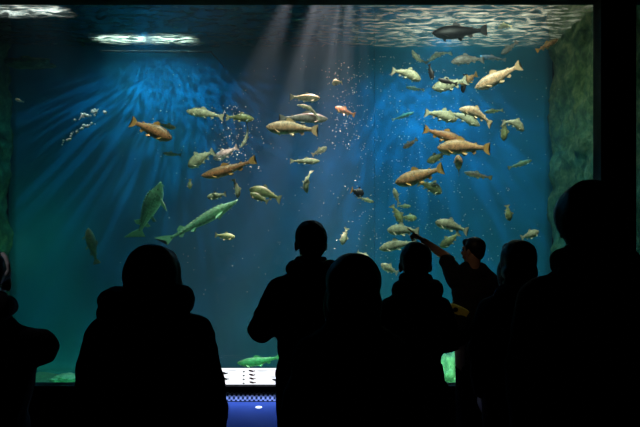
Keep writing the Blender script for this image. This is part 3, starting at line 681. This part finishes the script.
    if hood:
        bm = bmesh.new(); z0 = zs+.045-hooddrop
        ellipsoid(bm, (leanx*.5, -.105, z0), (.125*k*hoodw, .065, .085))
        for s in (-1, 1):
            ellipsoid(bm, (leanx*.5+s*.085*k*hoodw, -.055, z0+.035), (.055, .075, .050), (0, s*.3, 0)); ellipsoid(bm, (leanx*.5+s*.06, .035, z0+.03), (.045, .045, .04))
        fuse('hood', bm, cm, root, .012, 2, .008, 14)
    # ---- trousers and shoes
    bm = bmesh.new(); loft(bm, [(0,0,zh-.06,.15*k*slim,.11*k),(0,0,zh+.06,.16*k*slim,.122*k),(0,0,zh+.12,.15*k*slim,.115*k)])
    for s in (-1, 1):
        hp = (s*.09*k*slim, 0, zh-.03); kn = (s*.10*k*slim, .015, zk); an = (s*.10*k*slim, -.01, .10)
        capsule(bm, hp, kn, .100*k*(.5+.5*slim), .075*k); capsule(bm, kn, an, .075*k, .058*k)
    fuse('trousers', bm, mat('trouser_cloth', pants, .9, .1, var=.3, vscale=20), root, .013, 2, .006, 9)
    for s in (-1, 1):
        bm = bmesh.new(); capsule(bm, (s*.10*k*slim,-.035,.055), (s*.108*k*slim,.13,.048), .048, .042); box(bm, s*.103*k*slim-.045, s*.103*k*slim+.045, -.075, .165, .0, .03)
        fuse('shoe', bm, mat('shoe_leather', (.01,.01,.01), .5), root, .01, 2)
    return root
def pxy(px, Y): return (px-320)*Y/F
# heights come from the head tops: z = EYE + (250-row)*Y/640
def ht(py, Y): return EYE+(HOR-py)*Y/F
p1 = person('person', pxy(-17, 2.2), 2.2, ht(248,2.2), 0, 'dark coated person cut off by the left edge, pale strip at the face', (.012,.012,.014), 'short',
   arms={'L':[(-.21,.0,1.14),(-.16,.16,.95)], 'R':[(.195,.0,1.165),(-.02,.2,1.14)]}, wide=.95, hood=True, headyaw=10)
p2 = person('person', pxy(150, 2.1), 2.1, ht(248,2.1), 0, 'person with tousled dark hair seen from behind in dark coat, front left', (.008,.008,.010), 'messy', wide=.95, puff=.004, leanx=.012, slim=.93, headyaw=-12, rise=.05, hooddrop=-.03, hoodw=1.3, hairscale=1.02)
p3 = person('person', pxy(311, 3.35), 3.35, ht(222,3.35), 8, 'visitor with short hair, hooded dark coat and bent elbow, standing just left of centre', (.012,.012,.014), 'short',
   arms={'L':[(-.255,-.02,1.10),(-.13,.2,1.13)]}, leanx=.0, puff=.006, hooddrop=.02)
p4 = person('person', pxy(353, 2.2), 2.2, ht(257,2.2), 0, 'front middle person with smooth rounded bobbed hair, in black, seen from behind', (.006,.006,.007), 'bob', hood=False, wide=.92, headyaw=5, hairscale=1.03)
p5 = person('person', pxy(415.5, 3.3), 3.3, ht(243,3.3), 0, 'person with round short haired head and high collar, standing below the pointing hand', (.010,.010,.012), 'short', wide=.82,
   arms={'R':[(.165,-.03,1.04),(.06,.2,1.0)]}, hairscale=1.0, hooddrop=.03)
p7 = person('person', pxy(518, 3.15), 3.15, ht(241,3.15), 0, 'person with smooth dark hair between the pointing visitor and the tall one', (.008,.008,.010), 'bob', hood=True, wide=.86, puff=.004, hairscale=.95, hooddrop=.05)
p8 = person('person', pxy(589, 2.15), 2.15, ht(189,2.15), -5, 'tall person in black at the right edge in front of the pillar, collar turned up', (.006,.006,.007), 'short', wide=.92, puff=.008, hairscale=1.2, headscale=1.1, hooddrop=.01)
# pointing visitor near the glass; left arm stretched up to the left
Y6 = 4.55
x6 = pxy(473, Y6); H6 = ht(238, Y6)
hand_w = P(424, 241, Y6+.18)-Vector((x6, Y6, 0)); elb = P(446, 257, Y6+.12)-Vector((x6, Y6, 0))
p6 = person('person', x6, Y6, H6, 0, 'person by the glass pointing up to the left at the fish, face in profile', (.02,.02,.024), 'short', hood=False,
   arms={'L':[tuple(elb), tuple(hand_w)]}, headyaw=48, wide=.78, headscale=.82, short_sleeve=-1, puff=-.010, rise=.05, pointR=-1, collar=False, jacket='shirt', coat_len=.5, slim=.55)
# rolled red cuff lit under the pointing arm
bm = bmesh.new(); s6 = Vector((-.178*H6/1.65*.82, 0, .815*H6)); e6 = Vector(elb)
dn = Vector((.0,-.01,-.034)); capsule(bm, s6.lerp(e6, .55)+dn, s6.lerp(e6, 1.02)+dn*.8, .050, .040); fuse('sleeve_cuff', bm, mat('red_cuff', (.5,.05,.02), .8), p6, .01, 2)['label'] = 'red sleeve lining'
# pale strip at the face of the leftmost person and trim of the collar
bm = bmesh.new(); b0 = Vector((p1.location.x, p1.location.y, 0))
curve_tube(bm, [P(3,254,2.14), P(6,258,2.13), P(8,264,2.13), P(9,270,2.14), P(7,274,2.15)], .007)
mk = bm_obj('mask_strap', bm, mat('pale_cloth', (.6,.58,.6), .7), None, True); mk.parent = p1; mk.matrix_parent_inverse = (Matrix.Translation(b0) @ Matrix.Rotation(0, 4, 'Z')).inverted()
# yellow band held at the waist of the pointing person
bag = empty('bag', P(459, 330, 4.3))
tag(bag, 'yellow curved bag top with a dark round spot, between two visitors below the pointing arm', 'bag')
bl = bag.location.copy()
bm = bmesh.new(); prv = None
top_ = [(447,304.5),(452,305),(458,306.5),(464,309),(469.5,312)]; bot_ = [(447,311.5),(451,312.5),(456,314),(461,316.5),(465,319)]
fr = [[bm.verts.new(P(*p, 4.3)-bl) for p in top_], [bm.verts.new(P(*p, 4.3)-bl) for p in bot_]]
bk = [[bm.verts.new(P(*p, 4.3)+Vector((0,.06,.01))-bl) for p in top_], [bm.verts.new(P(*p, 4.3)+Vector((0,.06,0))-bl) for p in bot_]]
n = len(top_)
for i in range(n-1):
    bm.faces.new((fr[0][i], fr[0][i+1], fr[1][i+1], fr[1][i])); bm.faces.new((bk[0][i], bk[1][i], bk[1][i+1], bk[0][i+1]))
    bm.faces.new((fr[0][i], bk[0][i], bk[0][i+1], fr[0][i+1])); bm.faces.new((fr[1][i], fr[1][i+1], bk[1][i+1], bk[1][i]))
bm.faces.new((fr[0][0], fr[1][0], bk[1][0], bk[0][0])); bm.faces.new((fr[0][-1], bk[0][-1], bk[1][-1], fr[1][-1]))
bm_obj('bag_band', bm, mat('yellow_fabric', (.95,.72,.14), .7, var=.3, vscale=30), bag)['label'] = 'yellow band'
bm = bmesh.new(); ellipsoid(bm, P(455.5, 309.5, 4.297)-bl, (.017, .004, .015)); bm_obj('badge', bm, M_black, bag, True)['label'] = 'dark round spot'
bm = bmesh.new(); ellipsoid(bm, P(459, 330, 4.33)-bl, (.09, .10, .11)); bm_obj('bag_body', bm, M_black, bag, True)['label'] = 'dark lower body of the bag'
